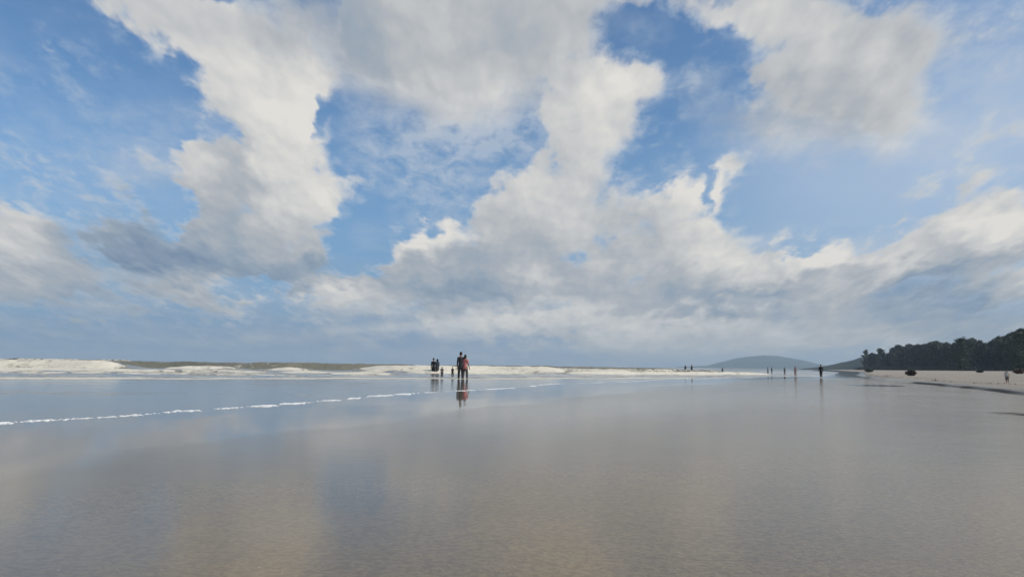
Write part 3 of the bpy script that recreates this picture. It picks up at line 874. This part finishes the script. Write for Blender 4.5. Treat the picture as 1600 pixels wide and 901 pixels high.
def skin_mesh(joints, edges, root, sub=1):
    """grow one continuous surface round a skeleton: joints = {name: (point, radius x, radius y)}"""
    names = list(joints)
    ix = {n: i for i, n in enumerate(names)}
    me = bpy.data.meshes.new("tmp")
    me.from_pydata([tuple(joints[n][0]) for n in names], [(ix[a], ix[b]) for a, b in edges], [])
    ob = bpy.data.objects.new("tmp", me)
    col.objects.link(ob)
    md = ob.modifiers.new("skin", 'SKIN')
    md.use_smooth_shade = True
    for n in names:
        sv = me.skin_vertices[0].data[ix[n]]
        sv.radius = (joints[n][1], joints[n][2])
        sv.use_root = n == root
    sb = ob.modifiers.new("sub", 'SUBSURF')
    sb.levels = sb.render_levels = sub
    dg = bpy.context.evaluated_depsgraph_get()
    ev = bpy.data.meshes.new_from_object(ob.evaluated_get(dg))
    bpy.data.objects.remove(ob)
    bpy.data.meshes.remove(me)
    for p in ev.polygons:
        p.use_smooth = True
    return ev

def add_ball(V, Fc, c, r, nu=10, nv=7, cut=None):
    b = len(V)
    for j in range(nv + 1):
        th = math.pi * j / nv
        for i in range(nu):
            ph = 2 * math.pi * i / nu
            V.append(Vector((c[0] + r[0] * math.sin(th) * math.cos(ph), c[1] + r[1] * math.sin(th) * math.sin(ph), c[2] + r[2] * math.cos(th))))
    for j in range(nv):
        for i in range(nu):
            q = (b + j * nu + i, b + (j + 1) * nu + i, b + (j + 1) * nu + (i + 1) % nu, b + j * nu + (i + 1) % nu)
            if cut is None or not cut(sum((V[k] for k in q), Vector()) / 4):
                Fc.append(q)

def pose(kind, leg=0.0, arm=0.0, bend=0.0):
    """joints of a 1.7 m figure facing -Y (towards its own front), feet at z = 0"""
    J = {}
    if kind == 'sit':
        hz_ = 0.13
    else:
        hz_ = 0.88 - abs(leg) * 0.05
    pel = Vector((0, 0, hz_))
    fw = Vector((0, -1, 0))
    up = (Vector((0, 0, 1)) + fw * bend).normalized()
    J['pelvis'] = (pel, .124, .100)
    J['waist'] = (pel + up * .16, .112, .088)
    J['chest'] = (pel + up * .36, .140, .102)
    J['collar'] = (pel + up * .50, .095, .080)
    J['neck'] = (pel + up * .57, .056, .058)
    nk = J['neck'][0]
    J['jaw'] = (nk + Vector((0, -.022, .065)), .066, .074)
    J['brow'] = (nk + Vector((0, -.014, .150)), .078, .092)
    J['crown'] = (nk + Vector((0, .006, .222)), .058, .070)
    E = [('pelvis', 'waist'), ('waist', 'chest'), ('chest', 'collar'), ('collar', 'neck'), ('neck', 'jaw'), ('jaw', 'brow'), ('brow', 'crown')]
    for sgn, S_ in ((-1, 'l'), (1, 'r')):
        hip = pel + Vector((sgn * .088, 0, -.09))
        if kind == 'sit':
            knee = hip + Vector((sgn * .10, -.34, .33))
            ank = knee + Vector((-sgn * .02, -.20, -.36))
            toe = ank + Vector((0, -.15, -.035))
        else:
            a = leg * sgn
            knee = hip + Vector((sgn * .01, -math.sin(a) * .42 - .02, -math.cos(a) * .41))
            back = max(0.0, -a) * 0.9
            ank = knee + Vector((0, -math.sin(a * .5) * .40 + back * .20, -math.cos(a * .6) * .385))
            ank.z = max(ank.z, .075)
            toe = ank + Vector((sgn * .03, -.16, -.05))
            toe.z = max(toe.z, 0.022)
        J['hip' + S_] = (hip, .084, .092)
        J['knee' + S_] = (knee, .056, .060)
        J['calf' + S_] = (knee.lerp(ank, .35) + Vector((0, .012, 0)), .053, .056)
        J['ankle' + S_] = (ank, .036, .040)
        J['toe' + S_] = (toe, .038, .024)
        E += [('pelvis', 'hip' + S_), ('hip' + S_, 'knee' + S_), ('knee' + S_, 'calf' + S_), ('calf' + S_, 'ankle' + S_), ('ankle' + S_, 'toe' + S_)]
        sh = J['collar'][0] + Vector((sgn * .158, .005, -.045))
        if kind == 'sit':
            elb = sh + Vector((sgn * .07, -.14, -.22))
            wri = J['knee' + S_][0] + Vector((-sgn * .02, -.05, .03))
        else:
            b = -arm * sgn
            elb = sh + Vector((sgn * .05, -math.sin(b) * .27, -math.cos(b) * .27))
            wri = elb + Vector((sgn * .01, -math.sin(b + .25) * .24, -math.cos(b + .25) * .24))
        J['shoulder' + S_] = (sh, .062, .060)
        J['elbow' + S_] = (elb, .042, .042)
        J['wrist' + S_] = (wri, .028, .026)
        dv = (wri - elb).normalized()
        palm = wri + dv * .065
        J['palm' + S_] = (palm, .036, .022)
        E += [('collar', 'shoulder' + S_), ('shoulder' + S_, 'elbow' + S_), ('elbow' + S_, 'wrist' + S_), ('wrist' + S_, 'palm' + S_)]
        side = fw if kind != 'sit' else Vector((1, 0, 0))
        for q, (off, ln) in enumerate(((-.027, .068), (-.009, .080), (.009, .076), (.027, .058))):
            f1 = palm + dv * .035 + side * off
            f2 = f1 + dv * ln * .5 + Vector((-sgn * .006, 0, 0))
            f3 = f2 + dv * ln * .45 + Vector((-sgn * .016, 0, 0))
            for nm, v_, r_ in (('a', f1, .0095), ('b', f2, .0085), ('c', f3, .0072)):
                J['f%d%s%s' % (q, nm, S_)] = (v_, r_, r_)
            E += [('palm' + S_, 'f%da%s' % (q, S_)), ('f%da%s' % (q, S_), 'f%db%s' % (q, S_)), ('f%db%s' % (q, S_), 'f%dc%s' % (q, S_))]
        t1 = wri + dv * .035 + side * .034
        t2 = t1 + dv * .04 + side * .016
        J['ta' + S_], J['tb' + S_] = (t1, .0115, .0115), (t2, .009, .009)
        E += [('wrist' + S_, 'ta' + S_), ('ta' + S_, 'tb' + S_)]
    return J, E

def subset(J, E, names, grow, over=None):
    K = {}
    for n in names:
        p, a, b = J[n]
        K[n] = (p, a + grow, b + grow)
    K.update(over or {})
    return K, [(a, b) for a, b in E if a in K and b in K]

def person(x, y, z, height, face, label, top, bottom, kind='stand', leg=0.0, arm=0.1, sleeves='short', legs='long', hair='short', bend=0.0, skirt=False, group=None):
    """face = direction the figure looks, degrees clockwise from +Y (out along the view)"""
    J, E = pose(kind, leg, arm, bend)
    r = empty("person", (x, y, z), R(180 - face), height / 1.68)
    set_props(r, label, "person", group)
    me = skin_mesh(J, E, 'pelvis', 2)
    bm = bmesh.new()
    bm.from_mesh(me)
    # nose, ears and eyes joined to the head
    hd = J['brow'][0]
    V, Fc = [], []
    add_ball(V, Fc, hd + Vector((0, -.094, -.045)), (.014, .020, .026), 8, 6)
    for sg in (-1, 1):
        add_ball(V, Fc, hd + Vector((sg * .079, .004, -.035)), (.010, .020, .031), 8, 6)
    nb = len(Fc)
    for sg in (-1, 1):
        add_ball(V, Fc, hd + Vector((sg * .032, -.084, -.018)), (.015, .011, .010), 8, 6)
    add_ball(V, Fc, hd + Vector((0, -.083, -.092)), (.026, .010, .007), 8, 6)
    vs_ = [bm.verts.new(v) for v in V]
    for i, f in enumerate(Fc):
        fc = bm.faces.new([vs_[k] for k in f])
        fc.smooth = True
        fc.material_index = 1 if i >= nb else 0
    bm.to_mesh(me)
    bm.free()
    me.materials.clear()
    me.materials.append(M_skin); me.materials.append(M_eye)
    me.name = "body"
    o = bpy.data.objects.new("body", me)
    col.objects.link(o); o.parent = r
    # clothes
    tp = ['pelvis', 'waist', 'chest', 'collar', 'shoulderl', 'shoulderr']   # joints under the shirt
    ov = {}
    for S_ in 'lr':
        a, b = J['shoulder' + S_][0], J['elbow' + S_][0]
        if sleeves == 'short':
            ov['sl' + S_] = (a.lerp(b, .62), .060, .060)
        else:
            tp_ = ['elbow' + S_]
            ov['elbow' + S_] = (b, .056, .056)
            ov['sl' + S_] = (J['wrist' + S_][0], .040, .040)
    K, E2 = subset(J, E, tp, .022, ov)
    K['neckline'] = (J['collar'][0].lerp(J['neck'][0], .45), .066, .066)
    E2.append(('collar', 'neckline'))
    K['hem'] = (J['pelvis'][0] + Vector((0, .01, -.05)), .148, .126)
    E2.append(('pelvis', 'hem'))
    for S_ in 'lr':
        if sleeves == 'short':
            E2.append(('shoulder' + S_, 'sl' + S_))
        else:
            E2.append(('elbow' + S_, 'sl' + S_))
    E2 = list(dict.fromkeys(E2))
    sm = skin_mesh(K, E2, 'pelvis', 2)
    sm.name = "shirt"
    sm.materials.clear(); sm.materials.append(cloth(top))
    o = bpy.data.objects.new("shirt", sm); col.objects.link(o); o.parent = r
    K, E2 = subset(J, E, ['pelvis', 'hipl', 'hipr', 'kneel', 'kneer'], .017)
    K['belt'] = (J['pelvis'][0] + Vector((0, 0, .10)), .132, .108)
    E2.append(('pelvis', 'belt'))
    if legs == 'long':
        for S_ in 'lr':
            K['cuff' + S_] = (J['knee' + S_][0].lerp(J['ankle' + S_][0], .88), .062, .066)
            K['calf' + S_] = (J['calf' + S_][0], .071, .075)
            E2 += [('knee' + S_, 'calf' + S_), ('calf' + S_, 'cuff' + S_)]
    if skirt and kind != 'sit':
        K = {'pelvis': (J['pelvis'][0], .15, .12), 'mid': (J['pelvis'][0] + Vector((0, 0, -.25)), .185, .165), 'low': (J['pelvis'][0] + Vector((0, 0, -.62)), .205, .20)}
        E2 = [('pelvis', 'mid'), ('mid', 'low')]
    pm = skin_mesh(K, E2, 'pelvis', 2)
    nm = "skirt" if skirt and kind != 'sit' else ("trousers" if legs == 'long' else "shorts")
    pm.name = nm
    pm.materials.clear(); pm.materials.append(cloth(bottom))
    o = bpy.data.objects.new(nm, pm); col.objects.link(o); o.parent = r
    # hair or headscarf
    V, Fc = [], []
    hc = hd + Vector((0, .012, .004))
    if hair == 'scarf':
        add_ball(V, Fc, hc + Vector((0, .004, -.02)), (.104, .118, .150), 16, 12, lambda c: c.y < hc.y - .085 and hc.z - .11 < c.z < hc.z + .065)
        add_ball(V, Fc, J['neck'][0] + Vector((0, .0, -.03)), (.130, .115, .13), 14, 9)
        o = mesh_obj("headscarf", V, Fc, cloth(top if hair != 'scarf' else (0.02, 0.02, 0.024)), r)
    else:
        low = -.16 if hair == 'long' else -.055
        add_ball(V, Fc, hc + Vector((0, .008, .010 if hair != 'long' else -.04)), (.086, .100, .106 if hair != 'long' else .165), 16, 12,
                 lambda c: c.z < hc.z + low or (c.y < hc.y - .055 and c.z < hc.z + .045))
        o = mesh_obj("hair", V, Fc, M_hair, r)
        sd = o.modifiers.new("thickness", 'SOLIDIFY'); sd.thickness = 0.012
    return r

def person_px(px, top_py, foot_py, face, label, *a, dist=None, **k):
    if dist is None:
        x, y, z = ground_at(px, foot_py)
    else:
        d = ray(px, foot_py)
        x, y = d.x / d.y * dist, dist
        z = float(sand_z(*xy_to_ts(x, y)))
    d = ray(px, top_py)
    hh = CAM_H + math.hypot(x, y) * d.z / math.hypot(d.x, d.y) - z
    print("PERSON", px, round(x, 1), round(y, 1), round(z, 2), "height", round(hh, 2))
    return person(x, y, z, hh, face, label, *a, **k)

BLK, NAVY, RED, CHAR = (0.020, 0.020, 0.023), (0.030, 0.036, 0.055), (0.52, 0.17, 0.16), (0.050, 0.049, 0.050)
person_px(719.5, 550, 594, -20, "person with dark hair in black clothes standing in the shallows beside the one in red", BLK, BLK, leg=.10, arm=.12, sleeves='long')
person_px(726.5, 554, 594, 25, "person in a red top and dark trousers standing at the edge of the surf", RED, CHAR, leg=-.16, arm=.2, hair='long')
person_px(677, 559.5, 588, 10, "person in black long sleeves standing in the surf, left of a small group", BLK, BLK, leg=.08, sleeves='long')
person_px(683, 561, 588, -40, "person in dark slate top standing close at the shoulder of the one in black", NAVY, CHAR, leg=-.12, hair='scarf', sleeves='long')
person_px(690.5, 573, 590, 0, "small child in dark clothes wading just beside the pair in black", CHAR, BLK, leg=.15, legs='short')
person_px(707, 573, 590, 30, "small child in dark clothes wading alone between the two groups of adults", BLK, CHAR, leg=-.2, legs='short')
person_px(1071, 570, 583.5, 60, "person in a dark top and pale trousers far along the shore, left of a pair", CHAR, (0.55, 0.53, 0.50), leg=.25)
person_px(1081, 569.5, 584.5, -100, "person in black far along the shore, taller of a pair", BLK, BLK, leg=.25, sleeves='long')
person_px(1129, 574, 584, 20, "tiny distant person in grey alone on the pale shore below the hill", (0.16, 0.15, 0.15), CHAR, leg=.1)
person_px(1200, 573, 584, -70, "tiny distant person in black beneath the hill, left of a close pair", BLK, CHAR, leg=.2)
person_px(1206, 573.5, 584, 80, "tiny distant person in a dark blue top beneath the hill, right of a close pair", NAVY, BLK, leg=.2)
person_px(1226, 573.5, 585, 150, "tiny distant person in dark clothes alone under the right slope of the hill", CHAR, BLK, leg=.15, sleeves='long')
person_px(1243, 572, 588, -160, "distant person in a dusky pink dress below the right end of the hill", (0.34, 0.22, 0.22), (0.30, 0.19, 0.19), leg=.1, hair='long', skirt=True)
person_px(1283, 569, 590, -150, "lone person in black walking on wet sand below the end of the headland", BLK, BLK, leg=.30, arm=.35, sleeves='long')
person_px(1574, 577, 599, 215, "small child in pale top and dark shorts on dry sand at right edge", (0.52, 0.50, 0.47), CHAR, leg=.22, legs='short', arm=.3)

# ------------------------------------------------------------------ sea air between the camera and the far shore
bm = bmesh.new()
bmesh.ops.create_cube(bm, size=1.0)
me = bpy.data.meshes.new("haze")
bm.to_mesh(me); bm.free()
hzo = bpy.data.objects.new("haze", me)
col.objects.link(hzo)
hzo.scale = (16000, 12000, 112.0)
hzo.location = (0, 3000, 112.0 / 2 - 4.0)
mh = bpy.data.materials.new("haze")
mh.use_nodes = True
mh.node_tree.nodes.clear()
nh = NT(mh.node_tree)
pv = nh.new('ShaderNodeVolumePrincipled')
pv.inputs['Color'].default_value = (0.62, 0.77, 0.90, 1)
pv.inputs['Density'].default_value = 0.00019
pv.inputs['Anisotropy'].default_value = 0.0
oh = nh.new('ShaderNodeOutputMaterial')
nh.l.new(pv.outputs[0], oh.inputs['Volume'])
me.materials.append(mh)
set_props(hzo, "thin pale sea haze over the beach and bay", "haze", kind='stuff')
